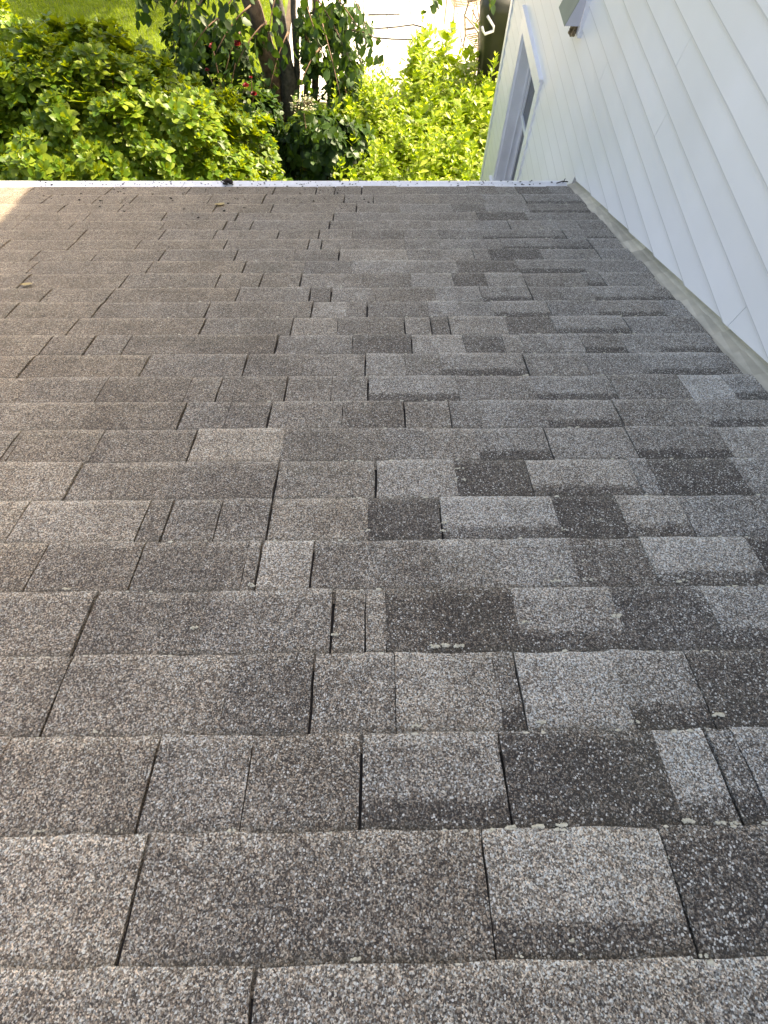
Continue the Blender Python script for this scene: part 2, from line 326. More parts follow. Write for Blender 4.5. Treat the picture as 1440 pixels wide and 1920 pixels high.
# each y is the line where the course comes out from under the nearer (upslope) one; its butt edge is the next line
YB = [c[0] for c in CR]+[349]
TB = [roof_uv(620, y)[1]*(1-.009/HR) for y in YB]      # the line seen is the nearer course's raised butt edge
def parse(s):
    out = []
    for tok in s.split():
        i = next(i for i, ch in enumerate(tok) if ch in 'cf'); xs, kind, rest = tok[:i], tok[i], tok[i+1:]
        b = rest.endswith('b'); tone = float(rest.rstrip('b'))
        x, y = (xs.split('@')+[None])[:2]; out.append((float(x), float(y) if y else None, kind, tone, b))
    return out
def fl_edge(t):      # u where the shingles stop along the flashing
    return 1.200+WY*1.0*(t-1.4)+.004*math.sin(t*37)+.005*math.sin(t*11)
TABS = {'n': 0}
far_v, far_f, far_uv, far_c = [], [], [], []
def tab(u0, u1, tn, tf, tone, warm, band, lich, gl, gr, single=True):
    """one tab: comes out at slope distance tn, butt edge at tf (downslope, away from the camera)"""
    R = rnd; up = tn-.03
    raised = .003 if R.random() < .45 else 0.
    th = .0065+raised+R.uniform(0, .0012)
    nu = max(2, min(7, int((u1-u0)/.045))); vs = [0, .16, .42, .68, .86, .96, 1.]; nv = len(vs)
    a, b = u0+gl, u1-gr; skl, skr = R.uniform(-.002, .002), R.uniform(-.002, .002)
    sag = R.uniform(.001, .0035)*(1.35 if a > .1 else .9)*(.35 if u1 > 1.15 else 1); V = []; UVs = []
    jit = [R.uniform(-.0022, .0022) for _ in range(nu+1)]; tl = R.uniform(-.002, .002)
    for j, v in enumerate(vs):
        for i in range(nu+1):
            q = i/nu; u = (a+skl*v)*(1-q)+(b+skr*v)*q
            if 0 < j and i in (0, nu): u += R.uniform(-.0012, .0012)
            t = up+(tf-up)*v+(jit[i]+tl*(q-.5)*2)*max(0, v-.5)*2
            hgt = .0008+th*v+sag*math.sin(math.pi*min(1, v*.92))-(.0005 if j == nv-2 else .0022 if j == nv-1 else 0)
            V.append(rp(u, t, hgt)); UVs.append((q, (t-tn)/(tf-tn)))
    n1 = nu+1; F = [(j*n1+i, (j+1)*n1+i, (j+1)*n1+i+1, j*n1+i+1) for j in range(nv-1) for i in range(nu)]
    F = [tuple(reversed(f)) for f in F]
    nb = len(V)       # skirt along the butt edge and both sides
    ring = [j*n1 for j in range(nv)]+[(nv-1)*n1+i for i in range(1, nu+1)]+[j*n1+nu for j in range(nv-2, -1, -1)]
    for r_ in ring:
        V.append(V[r_]-RN*((V[r_]-R0) @ RN+.003)); UVs.append(UVs[r_])
    for k in range(len(ring)-1): F.append((ring[k+1], nb+k+1, nb+k, ring[k]))
    col = (tone, warm, 1. if band else 0., lich)
    if not single:
        base = len(far_v); far_v.extend(V); far_f.extend([tuple(base+i for i in f) for f in F]); far_uv.extend(UVs); far_c.extend([col]*len(V)); return
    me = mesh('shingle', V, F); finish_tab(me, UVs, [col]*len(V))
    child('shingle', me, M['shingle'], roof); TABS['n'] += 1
def finish_tab(me, UVs, cols):
    uv = me.uv_layers.new(name='UVMap'); idx = np.zeros(len(me.loops), dtype=np.int32); me.loops.foreach_get('vertex_index', idx)
    uv.data.foreach_set('uv', np.array(UVs, dtype=np.float32)[idx].ravel())
    ca = me.color_attributes.new('tab', 'FLOAT_COLOR', 'POINT'); ca.data.foreach_set('color', np.array(cols, dtype=np.float32).ravel())
    n4 = len(me.polygons); sm = np.zeros(n4, dtype=bool)
    for i, p in enumerate(me.polygons): sm[i] = True
    me.polygons.foreach_set('use_smooth', sm)
    try: me.set_sharp_from_angle(angle=math.radians(50))
    except Exception: pass
def warmth(u, t): return min(1, max(0, .52-.30*u+rnd.uniform(-.12, .12)))  # warm glare on the left painted into the tab tint, plus random variation
def lichn(u): return min(1, max(.12, .45+.55*u))
for ci in range(len(CR)):
    tn, tf = TB[ci], TB[ci+1]; row = parse(CR[ci][2])
    us = [roof_uv(x, y or YB[ci])[0] for x, y, *_ in row]
    vis_l = roof_uv(0, YB[ci+1])[0]; vis_r = roof_uv(1440, YB[ci+1])[0]
    ur = fl_edge((tn+tf)/2)+rnd.uniform(-.006, .006)
    cells = []; x0 = us[0]                       # cells right of the first joint
    for i, r in enumerate(row):
        x1 = us[i+1] if i+1 < len(us) else ur
        if x1 > ur: x1 = ur
        if x1-x0 > .012: cells.append([x0, x1, r[3], r[4], r[2]])
        x0 = x1
    x0, x1, tn_, bn_, kd = cells[-1]
    if x1-x0 > .40:                              # the row runs on past the last joint read
        cells.pop(); e = x0
        while ur-e > .02:
            e1 = min(ur, e+rnd.uniform(.16, .32)); e1 = ur if ur-e1 < .1 else e1
            cells.append([e, e1, tn_, bn_, kd]); e = e1; tn_ = rnd.choice((.25, .42, .5, .6)); bn_ = rnd.random() < .4; kd = 'f'
    e = us[0]; tn_ = CR[ci][1]; left = []
    while e > UL+.05:
        w_ = rnd.uniform(.2, .34); e0 = max(UL, e-w_); left.append([e0, e, tn_+rnd.uniform(-.03, .03), False, rnd.choice('cff')]); e = e0
    cells = left[::-1]+cells; go = .0016+.0016*ci/26
    for i, (x0, x1, tone, bn, kd) in enumerate(cells):
        gg = go*(1.3 if x0 < -.1 else 1.); gl = gg if kd == 'c' else .0004; gr = .0004 if i == len(cells)-1 or cells[i+1][4] != 'c' else gg
        tab(x0, x1, tn, tf, tone, warmth(x0, tn), bn, lichn(x0), gl, gr, x1 > vis_l-.01 and x0 < vis_r+.01)
t = TB[0]
while t > -1.45:                                 # rows behind the camera
    e = UL; ur = fl_edge(t)
    while e < ur-.02:
        n_ = min(ur, e+rnd.uniform(.14, .34)); tab(e, n_, t-.143, t, rnd.choice((.36, .42, .46, .5, .3)), warmth(e, t), rnd.random() < .2, lichn(e)*.6, .002, .001, False); e = n_
    t -= .143
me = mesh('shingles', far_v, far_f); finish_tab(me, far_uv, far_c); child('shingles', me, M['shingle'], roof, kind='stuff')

# ---- eave gutter, fascia, flashing
ga0, ga1 = UL, roof_uv(1060, 345)[0]
e0 = rp(0, EAVE_T); ey, ez = e0[1], e0[2]
prof = [(0, ey-.02, ez+.001), (0, ey+.022, ez-.003), (0, ey+.045, ez+.000), (0, ey+.062, ez-.004), (0, ey+.066, ez-.016), (0, ey+.058, ez-.03), (0, ey+.060, ez-.075), (0, ey+.03, ez-.12), (0, ey-.02, ez-.12)]
mb = MB(); nseg = 24
for i in range(nseg):
    pass
mb.extrude(prof, np.array([ga0, 0, 0]), np.array([ga1, 0, 0]))
child('gutter', mb.mesh('gutter'), M['gutter'], house)
mb = MB(); mb.box(((ga0+1.24)/2, ey-.25, (ez-.16)/2), 1.24-ga0, .12, ez-.16-.02); child('wing_wall', mb.mesh('wing_wall'), M['siding'], house)
t = TB[0]-.5; k = 0; rr = random.Random(3)
while t < EAVE_T+.02:                                   # step flashing, one bent piece after the other
    ln = .178; t1 = min(t+ln, EAVE_T+.035); mb = MB()
    def uw(tt, off): p = rp(0, tt); a = p @ WD; return WN[0]*(WW-off)+WD[0]*a
    tw = rr.uniform(-.003, .003); lift = rr.uniform(.003, .010)
    V = []
    for (tt, q) in ((t-.03, 0.), (t1, 1.)):
        V += [rp(uw(tt, .15), tt, -.0032+.0008*q), rp(uw(tt, .046+tw), tt, -.002+.001*q), rp(uw(tt, .022), tt, .001+lift*q), rp(uw(tt, .004), tt, .003+lift*q), rp(uw(tt, -.010), tt, .012+lift*q), rp(uw(tt, -.017), tt, .085)]
    F = [(i, i+1, 6+i+1, 6+i) for i in range(5)]
    b = len(V); V += [V[6+i]-RN*.004 for i in range(6)]; F += [(6+i, 6+i+1, b+i+1, b+i) for i in range(5)]
    child('step_flashing', mb.add(V, F).mesh('step_flashing'), M['flash'], house)
    t += .143; k += 1

# ---- side wall: sheathing, then every clapboard
TOPZ = CZ+1.93
CORN = (wall_az(949, 0)[0]+wall_az(912, 338)[0])/2
def roofz(a): p = (a-.0); y = a*math.cos(WY)+WN[1]*WW; tt = (y-R0[1])/RS[1]; return (R0+RS*tt)[2]
A_BACK = -2.6; GAP = .034
a_e = (ey+.075)/WD[1]
WALLPOLY = None
ZR, EX = CZ-1.0025*WW/1.21983, .11065*WW/1.21983
J = {}
for (x, y) in ((1285, 95), (1247, 222), (1384, 594), (1136, 128)):
    a, z = wall_az(x, y); J.setdefault(math.floor((z-ZR)/EX), []).append(a)
# window opening
wa0 = wall_az(1008, 170)[0]; wa1 = (wall_az(980, 44)[0]+wall_az(939, 333)[0])/2+.06; wz1 = (wall_az(980, 44)[1]+wall_az(1008, 170)[1])/2; wz0 = wz1-1.32
TR = .115
def slab_poly(mb, poly):
    n = len(poly); V = [wp(a, z, -.0205) for a, z in poly]+[wp(a, z, -.14) for a, z in poly]
    mb.add(V, [tuple(range(n)), tuple(reversed(range(n, 2*n)))]+[((i+1) % n, i, n+i, n+(i+1) % n) for i in range(n)])
mb = MB()
slab_poly(mb, [(A_BACK, roofz(A_BACK)-.1), (a_e, roofz(a_e)-.1), (a_e, TOPZ), (A_BACK, TOPZ)])
slab_poly(mb, [(a_e, .05), (wa0-.001, .05), (wa0-.001, TOPZ), (a_e, TOPZ)]); slab_poly(mb, [(wa1+.001, .05), (CORN-.02, .05), (CORN-.02, TOPZ), (wa1+.001, TOPZ)])
slab_poly(mb, [(wa0-.001, .05), (wa1+.001, .05), (wa1+.001, wz0-.022), (wa0-.001, wz0-.022)]); slab_poly(mb, [(wa0-.001, wz1+.001), (wa1+.001, wz1+.001), (wa1+.001, TOPZ), (wa0-.001, TOPZ)])
swall = child('side_wall', mb.mesh('side_wall'), M['felt'], house)
def clip(poly, f):   # keep f(p) >= 0
    out = []
    for i in range(len(poly)):
        p, q = poly[i], poly[(i+1) % len(poly)]; fp, fq = f(p), f(q)
        if fp >= 0: out.append(p)
        if (fp >= 0) != (fq >= 0): s = fp/(fp-fq); out.append((p[0]+(q[0]-p[0])*s, p[1]+(q[1]-p[1])*s))
    return out
def board(a0, a1, z0):
    z1 = z0+EX+.018
    def make(poly):
        if len(poly) < 3: return
        def out(z): return .0125*(1-(z-z0)/(z1-z0))+.0005     # proud at the butt, thin at the top
        top = [wp(a, z, out(z)-.002) for a, z in poly]; bk = [wp(a, z, -.02) for a, z in poly]; m_ = len(poly)
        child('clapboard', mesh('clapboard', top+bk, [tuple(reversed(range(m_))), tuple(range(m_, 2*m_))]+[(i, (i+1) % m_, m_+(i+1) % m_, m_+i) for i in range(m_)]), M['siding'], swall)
    base = [(a0, z0), (a1, z0), (a1, z1), (a0, z1)]
    if z0 < roofz(a_e)-.05:                       # below the wing roof's eave: only the part beyond it
        base = clip(base, lambda p: p[0]-a_e-.01)
    else: base = clip(base, lambda p: p[1]-roofz(p[0])-GAP/math.cos(SL))
    if len(base) < 3: return
    W0, W1, H0, H1 = wa0-TR-.003, wa1+TR+.003, wz0-TR, wz1+TR+.02
    if z0 < H1 and z1 > H0 and a1 > W0 and a0 < W1:
        make(clip(base, lambda p: W0-p[0])); make(clip(base, lambda p: p[0]-W1))
        if z1 > H1+.02: make(clip(clip(clip(base, lambda p: p[1]-H1), lambda p: p[0]-W0+.001), lambda p: W1+.001-p[0]))
        return
    make(base)
k0 = math.floor((.1-ZR)/EX); k1 = math.ceil((TOPZ-ZR)/EX)-1; rb = random.Random(5)
for k in range(k0, k1):
    cuts = sorted(J.get(k, [])); pts = [A_BACK]+cuts+[CORN-.10]
    if not cuts:
        x = A_BACK+rb.uniform(.6, 1.6)
        if k > 3 or k < -26: pts = [A_BACK, x, CORN-.10]
    for i in range(len(pts)-1):
        board(pts[i]+(.0012 if i else 0), pts[i+1]-.0012, ZR+k*EX)
mb = MB(); mb.hexa([wp(CORN-.098, .1, -.02), wp(CORN, .1, -.02), wp(CORN, .1, .018), wp(CORN-.098, .1, .018), wp(CORN-.098, TOPZ, -.02), wp(CORN, TOPZ, -.02), wp(CORN, TOPZ, .018), wp(CORN-.098, TOPZ, .018)])
child('corner_board', mb.mesh('corner_board'), M['trim'], house)
# far end wall, back, upper roof
mb = MB(); p = wp(CORN, 0, -.02); mb.box((p[0]+3.1, p[1]-.06, TOPZ/2+.05), 6.2, .1, TOPZ-.1); child('end_wall', mb.mesh('end_wall'), M['siding'], house)
mb = MB(); x0 = WW-.32; x1 = WW+6.6; xm = (x0+x1)/2; y0, y1 = -3., CORN+.25; zt = TOPZ-.02; zr = TOPZ+1.7
for s_ in (x0, x1):
    mb.hexa([(s_, y0, zt), (xm, y0, zr), (xm, y1, zr), (s_, y1, zt), (s_, y0, zt+.15), (xm, y0, zr+.15), (xm, y1, zr+.15), (s_, y1, zt+.15)])
child('main_roof', mb.mesh('main_roof'), M['deck'], house)

# ---- window
win = obj('window', mesh('window', *(lambda m: (m.v, m.f))(MB())) if False else None, None, house)
win.location = -house.location
def wbar(name, a0, a1, z0, z1, o0, o1, m=M['trim'], par=win):
    mb = MB(); mb.hexa([wp(a0, z0, o0), wp(a1, z0, o0), wp(a1, z0, o1), wp(a0, z0, o1), wp(a0, z1, o0), wp(a1, z1, o0), wp(a1, z1, o1), wp(a0, z1, o1)])
    o = obj(name, mb.mesh(name), m, par); return o
wbar('casing', wa0-TR, wa0, wz0-.02, wz1, -.02, .022); wbar('casing', wa1, wa1+TR, wz0-.02, wz1, -.02, .022)
wbar('head_casing', wa0-TR, wa1+TR, wz1+.0005, wz1+TR, -.02, .024); wbar('drip_cap', wa0-TR-.015, wa1+TR+.015, wz1+TR+.0005, wz1+TR+.022, -.02, .042)
wbar('sill', wa0-TR-.02, wa1+TR+.02, wz0-.06, wz0-.0205, -.06, .05)
for (a0, a1) in ((wa0, wa0+.018), (wa1-.018, wa1)): wbar('jamb', a0, a1, wz0-.02, wz1, -.22, .0)
wbar('head_jamb', wa0+.0185, wa1-.0185, wz1-.018, wz1, -.22, 0)
zm = (wz0+wz1)/2+.02
for (z0, z1, d) in ((zm-.02, wz1-.019, -.125), (wz0-.019, zm+.02, -.16)):     # two sashes
    b0, b1 = wa0+.019, wa1-.019; s_ = .045
    wbar('sash_stile', b0, b0+s_, z0, z1, d-.03, d); wbar('sash_stile', b1-s_, b1, z0, z1, d-.03, d)
    wbar('sash_rail', b0+s_+.0004, b1-s_-.0004, z0, z0+.04, d-.03, d-.001); wbar('sash_rail', b0+s_+.0004, b1-s_-.0004, z1-.04, z1, d-.03, d-.001)
    wbar('pane', b0+s_+.0004, b1-s_-.0004, z0+.0404, z1-.0404, d-.02, d-.014, M['glass'])
for a0 in (wa0+.0185, wa1-.0185-.012): wbar('stop', a0, a0+.012, wz0-.018, wz1-.0185, -.115, -.10)

# ---- vent hood on its mounting plate, old nest under it
hp = wall_az(1098, 83); hc = wall_az(1095, 50); a_n = hc[0]; hz0 = hc[1]
hood = obj('vent_hood', None, None, house); hood.location = -house.location
def proj_out(x, y, z):      # how far off the wall a point at height z on this ray stands
    d = ray(x, y); p = CAM+d*((z-CZ)/d[2]); return WW-p @ WN, p @ WD
o_lip, a_lip = proj_out(1058, 50, hz0)
o_far, a_far = proj_out(1047, 14, hz0)
LEN = max(.22, (a_far-a_lip)); TOPH = .17
wbar('mounting_plate', a_n-.02, a_n+LEN+.03, hz0-.05, hz0+TOPH+.05, -.02, .03, M['trim'], hood)
o_lip = min(max(o_lip, .10), .22)
def face(name, pts, m, th=.002):
    n_ = np.cross(pts[1]-pts[0], pts[2]-pts[0]); n_ = n_/np.linalg.norm(n_)*th; k = len(pts)
    obj(name, mesh(name, list(pts)+[p-n_ for p in pts], [tuple(range(k)), tuple(reversed(range(k, 2*k)))]+[((i+1) % k, i, k+i, k+(i+1) % k) for i in range(k)]), m, hood)
A_, B_ = a_n, a_n+LEN
face('hood_flap', [wp(A_, hz0, o_lip), wp(A_, hz0+TOPH, .055), wp(B_, hz0+TOPH, .055), wp(B_, hz0, o_lip)], M['hood'])
for q in (A_+.0025, B_-.0025): face('hood_cheek', [wp(q, hz0+.001, .031), wp(q, hz0+.001, o_lip-.003), wp(q, hz0+TOPH-.002, .053), wp(q, hz0+TOPH-.002, .031)], M['hoodside'])
face('hood_top', [wp(A_, hz0+TOPH, .031), wp(B_, hz0+TOPH, .031), wp(B_, hz0+TOPH, .055), wp(A_, hz0+TOPH, .055)], M['hoodside'])
V = []; F = []
def blob(mb, c, r, sq=(1, 1, 1), n=6, m=4, j=.25, R=rnd):
    c = np.array(c, float); V = [c+np.array([0, 0, r*sq[2]])]
    for i in range(1, m):
        for k in range(n):
            th, ph = math.pi*i/m, 2*math.pi*k/n; q = 1+R.uniform(-j, j)
            V.append(c+np.array([math.sin(th)*math.cos(ph)*r*sq[0], math.sin(th)*math.sin(ph)*r*sq[1], math.cos(th)*r*sq[2]])*q)
    V.append(c-np.array([0, 0, r*sq[2]])); F = [(0, 1+k, 1+(k+1) % n) for k in range(n)]
    for i in range(m-2):
        for k in range(n): F.append((1+i*n+k, 1+(i+1)*n+k, 1+(i+1)*n+(k+1) % n, 1+i*n+(k+1) % n))
    e = len(V)-1; F += [(e, 1+(m-2)*n+(k+1) % n, 1+(m-2)*n+k) for k in range(n)]
    mb.add(V, F)
mb = MB()
for i in range(26): blob(mb, wp(a_n+.035+rnd.uniform(-.02, .05), hz0-.03+rnd.uniform(-.035, .02), .035+rnd.uniform(0, .03)), rnd.uniform(.006, .014))
obj('insect_nest', mb.mesh('insect_nest'), M['mud'], None, 'crumbly brown insect nest stuck under the wall vent hood', 'nest')

# ================================================================== bits lying on the roof
mb = MB(); rl = random.Random(21)
def crumb(x, y, r, n=3):
    r *= .52
    for _ in range(n*2+1):
        u, t = roof_uv(x+rl.uniform(-9, 9), y+rl.uniform(-2, 2)); blob(mb, rp(u, t, .011), r*rl.uniform(.5, 1.2), (1.2, .9, .9), 6, 4, .6, rl)
for (x, y, s, n) in ((1340, 1345, 6, 6), (1285, 1543, 6, 6), (1345, 1546, 4, 4), (1372, 1546, 4, 3), (1430, 1547, 4, 4), (955, 1555, 5, 5), (1005, 1553, 5, 5), (1048, 1550, 5, 4), (925, 1560, 4, 2), (668, 1800, 4, 4), (1067, 1765, 4, 1), (1252, 1610, 3, 1), (968, 1794, 3, 1), (1313, 1792, 4, 2), (1090, 1790, 3, 1), (1155, 1160, 6, 4), (985, 1172, 5, 3), (366, 1183, 5, 3), (628, 1195, 4, 3), (862, 905, 5, 4), (860, 885, 4, 3), (836, 985, 4, 4), (1056, 998, 4, 3), (832, 1000, 4, 4), (685, 1000, 4, 3), (475, 1103, 5, 4), (130, 1110, 4, 4), (80, 1562, 4, 3), (230, 1560, 3, 2), (190, 1377, 4, 2), (437, 1560, 4, 2), (402, 945, 4, 2), (419, 775, 4, 2), (835, 1216, 5, 9), (860, 1216, 5, 6), (815, 1217, 5, 5), (1010, 1360, 4, 4), (1185, 1358, 4, 3), (780, 1366, 4, 3), (1275, 1095, 5, 2), (1100, 1092, 5, 2), (1040, 1095, 5, 3), (1120, 980, 3, 3)):
    crumb(x, y, s*.00095, n)
for _ in range(46):
    x, y = rl.gauss(1035, 32), rl.gauss(1062, 20); u, t = roof_uv(x, y); blob(mb, rp(u, t, .008), rl.uniform(.001, .0028), (1.2, .9, .6), 5, 3, .4, rl)
for ci in range(1, len(YB)-1):
    for _ in range(16):
        u = rl.uniform(-1.2, 1.1) if rl.random() < .35 else rl.uniform(-.1, 1.15)
        blob(mb, rp(u, TB[ci]-rl.uniform(0, .004), .0095), rl.uniform(.0014, .0038), (1.8, .9, .6), 5, 3, .4, rl)
obj('lichen_crumbs', mb.mesh('lichen_crumbs'), M['lichen'], None, 'pale lichen crumbs scattered along the shingle edges', 'lichen', None, 'stuff')
mb = MB()
for _ in range(150):
    x = rl.uniform(60, 700); y = 345+abs(rl.gauss(0, 28)); u, t = roof_uv(x, y)
    blob(mb, rp(u, t, .0095), rl.uniform(.0015, .005), (1.6, 1., .6), 5, 3, .5, rl)
for _ in range(170):
    u = rl.uniform(-2.6, 1.2); blob(mb, np.array([u, ey+rl.uniform(.0, .055), ez+.001]), rl.uniform(.001, .0035)*(1.6 if u > .9 else 1), (1.6, 1, .6), 5, 3, .5, rl)
obj('eave_debris', mb.mesh('eave_debris'), M['debris'], None, 'dark bits of dirt and bark strewn along the eave', 'debris', None, 'stuff')
LV = np.array([(0, 0, 0), (-.30, .36, .05), (0, .36, 0), (.30, .36, .05), (-.26, .70, .03), (0, .70, -.02), (.26, .70, .03), (0, 1, -.08)])
LF = np.array([(0, 2, 1), (0, 3, 2), (1, 2, 5), (1, 5, 4), (2, 3, 6), (2, 6, 5), (4, 5, 7), (5, 6, 7)])
def leaves(P, D, Nn, S, wid=1.):
    """leaf blades: base P, direction D, face normal Nn, length S"""
    P, D, Nn = (np.asarray(q, float) for q in (P, D, Nn)); S = np.broadcast_to(np.asarray(S, float), (len(P),))
    D = D/np.linalg.norm(D, axis=1, keepdims=True); Xv = np.cross(D, Nn); Xv /= np.linalg.norm(Xv, axis=1, keepdims=True)+1e-9; Zv = np.cross(Xv, D)
    T = LV*np.array([wid, 1, 1])
    V = P[:, None]+S[:, None, None]*(T[None, :, 0:1]*Xv[:, None]+T[None, :, 1:2]*D[:, None]+T[None, :, 2:3]*Zv[:, None])
    F = (LF[None]+np.arange(len(P))[:, None, None]*len(LV)).reshape(-1, 3)
    return V.reshape(-1, 3), F
def roof_leaf(x, y, size, m, label, name='fallen_leaf', ang=0., wid=1.):
    u, t = roof_uv(x, y); c = rp(u, t, .012); d = math.cos(ang)*np.array([1., 0, 0])+math.sin(ang)*RS
    V, F = leaves([c-d*size/2], [d], [RN], size, wid); V = V+RN*.25*size*((V-c) @ d/size)[:, None]**2*2
    obj(name, mesh(name, V, F, True), m, None, label, 'leaf')
roof_leaf(413, 388, .075, M['drytan'], 'pale yellow fallen leaf on the shingles just above the gutter', ang=.9)
roof_leaf(53, 539, .05, M['drytan'], 'small curled orange-tan leaf lying alone on the shingles', ang=.4)
mb = MB(); c = np.array([roof_uv(430, 344)[0], ey+.02, ez+.012])
for _ in range(16): blob(mb, c+np.array([rl.uniform(-.03, .03), rl.uniform(-.015, .02), rl.uniform(-.005, .016)]), rl.uniform(.006, .013), (1.3, 1, .7), 6, 4, .5, rl)
obj('debris_clump', mb.mesh('debris_clump'), M['debris'], None, 'black clump of wet rotted leaves sitting on the white gutter', 'debris')
mb = MB(); c = np.array([ga1-.03, ey+.02, ez+.006]); mb.tube([c-[.04, 0, 0], c+[0, .01, .006], c+[.03, -.005, .012]], .0035, 5); mb.tube([c, c+[.012, .012, .022]], .0028, 5)
obj('twig', mb.mesh('twig'), M['debris'], None, 'short dark forked twig lying on the gutter end by the wall', 'twig')

# ================================================================== garden
def basis(n_):
    n_ = n_/np.linalg.norm(n_); a = np.array([1., 0, 0]) if abs(n_[0]) < .8 else np.array([0, 1., 0]); x = np.cross(n_, a); x /= np.linalg.norm(x); return x, np.cross(n_, x), n_
def sprig_mesh(name, seed, size, n=8, wid=1., rise=.45):
    """a whorl of leaves round a shoot that points along +Z"""
    R = random.Random(seed); P = []; D = []; Nn = []; S = []
    for ring, (cnt, el, s_) in enumerate(((n, rise-.25, 1.), (max(3, n-3), rise+.35, .72), (2, 1.2, .45))):
        for k in range(cnt):
            a = 2*math.pi*(k+.5*ring)/cnt+R.uniform(-.3, .3); e = el+R.uniform(-.25, .25)
            d = np.array([math.cos(a)*math.cos(e), math.sin(a)*math.cos(e), math.sin(e)]); P.append(d*.008+[0, 0, .012*ring]); D.append(d)
            Nn.append(np.array([-math.cos(a)*math.sin(e), -math.sin(a)*math.sin(e), math.cos(e)])+np.array([R.uniform(-.3, .3) for _ in range(3)])); S.append(size*s_*R.uniform(.75, 1.15))
    V, F = leaves(P, D, Nn, S, wid); return V, F
def frame(n_, spin):
    x, y, z = basis(n_); c, s = math.cos(spin), math.sin(spin); return np.stack([x*c+y*s, -x*s+y*c, z], 1)
def bake(protos, pts, nrm, scl, R):
    Vs, Fs, b = [], [], 0
    for p, n_, s in zip(pts, nrm, scl):
        V, F = protos[R.randrange(len(protos))]; V = (V*s) @ frame(n_, R.uniform(0, 6.28)).T+p; Vs.append(V); Fs.append(F+b); b += len(V)
    return np.concatenate(Vs), np.concatenate(Fs)
def lump(p, f, seed=0.): return mn.noise(Vector((p[0]*f+seed, p[1]*f-seed, p[2]*f+seed*.3)))
def shrub(name, c, rx, ry, H, label, cat, protos, m, n, nparts, R, z0=.25, lumps=.28, depth=.30, stems=9, group=None, seed=0., sc_=(.8, 1.2), squ=.55):
    root = empty(name, (c[0], c[1], 0), label, cat, group); pts = []; nr = []; sc__ = []
    while len(pts) < n:
        a, r = R.uniform(0, 6.283), math.sqrt(R.random()); x, y = rx*r*math.cos(a), ry*r*math.sin(a)
        h = (1-r**2.6)**squ if R.random() < .8 else (1-r**2.6)**squ*R.uniform(.3, 1)
        q = np.array([c[0]+x, c[1]+y, z0+(H-z0)*h])
        l = lump(q, 1.5, seed)+.5*lump(q, 3.6, seed+3); nn = np.array([x/rx**2*1.1, y/ry**2*1.1, .55]); nn /= np.linalg.norm(nn)
        q = q+nn*(l*lumps*1.6-abs(R.gauss(0, .5))*depth)
        if q[2] < .05: continue
        pts.append(q); nr.append(nn+np.array([R.uniform(-.55, .55), R.uniform(-.55, .55), R.uniform(0, .7)])); sc__.append(R.uniform(*sc_))
    d = [np.linalg.norm(p-CAM)-(.8*(p @ np.array([0, 0, 1.]))) for p in pts]; order = sorted(range(n), key=lambda i: d[i])
    vis = [i for i in order if (lambda q: 0 < q[0] < 1440 and 0 < q[1] < 340)(project(pts[i]))][:nparts]; vs = set(vis)
    pm = [mesh('leaf_sprig', V, F, True) for V, F in protos]
    for me in pm: me.materials.append(m)
    for i in vis:
        o = obj('leaf_sprig', pm[R.randrange(len(pm))], m, root); fr = frame(nr[i], R.uniform(0, 6.28))
        o.matrix_local = Matrix.Translation(Vector(pts[i])-root.location) @ Matrix(fr.tolist()).to_4x4() @ Matrix.Scale(sc__[i], 4)
    rest = [i for i in range(n) if i not in vs]
    V, F = bake(protos, [pts[i] for i in rest], [nr[i] for i in rest], [sc__[i] for i in rest], R); child('foliage', mesh('foliage', V, F, True), m, root, 'stuff')
    mb = MB()
    for k in range(stems):
        e = pts[R.randrange(n)]; b = np.array([c[0]+R.uniform(-.2, .2), c[1]+R.uniform(-.2, .2), 0]); mid = (b+e)/2+np.array([R.uniform(-.2, .2), R.uniform(-.2, .2), -.1])
        mb.tube([b, (b+mid)/2+[0, 0, .05], mid, (mid+e)/2+[0, 0, .03], e], [.022, .019, .014, .009, .004], 6)
    child('branches', mb.mesh('branches', True), M['twig'], root, 'stuff')
    return root
def project(p):
    d = np.asarray(p, float)-CAM; z = d @ AW; return (720+FPX*(d @ AX)/z, 960-FPX*(d @ AU)/z)
R1 = random.Random(77)
RH = [sprig_mesh('s', i, .092, 7+i % 3, 1.0) for i in range(5)]
shrub('evergreen_shrub', (-3.15, 5.75), 2.25, 1.80, 2.15, 'broad rounded evergreen shrub with glossy oval leaves, beside the gutter', 'shrub', RH, M['rhodo'], 4300, 300, R1, lumps=.30, depth=.26, stems=26)
shrub('evergreen_shrub', (-5.6, 8.6), 1.25, 1.0, 1.75, 'smaller evergreen shrub behind the broad one, at the lawn edge', 'shrub', RH, M['rhodo'], 900, 120, R1, seed=9., stems=9)

# ---- tree: several stems, hanging leafy branches, crown above the picture
R2 = random.Random(5)
tb = at_z(528, 205, 0.); tb = np.array([-1.35, 9.2, 0])
tree = empty('tree', tuple(tb), 'multi-stemmed tree with peeling brown bark and drooping dark leaves', 'tree')
def stem_from_px(pix, Y, r, m, name='trunk'):
    pts = [at_y(x, y, Y+dy) for x, y, dy in pix]; pts[0][2] = min(pts[0][2], 0) if pts[0][2] < .5 else pts[0][2]
    mb = MB(); P = []; Rr = []
    for i in range(len(pts)-1):
        for k in range(4): P.append(pts[i]*(1-k/4)+pts[i+1]*k/4+np.array([R2.uniform(-.012, .012), R2.uniform(-.012, .012), 0])); q = (i+k/4)/(len(pts)-1); Rr.append(r*(1.25-.55*q)*R2.uniform(.9, 1.1))
    P.append(pts[-1]); Rr.append(r*.6)
    mb.tube(P, Rr, 12); child(name, mb.mesh(name, True), m, tree); return P
def up(p, dx, dy, z): return (p[0]+dx, p[1]+dy, z)
stems = []
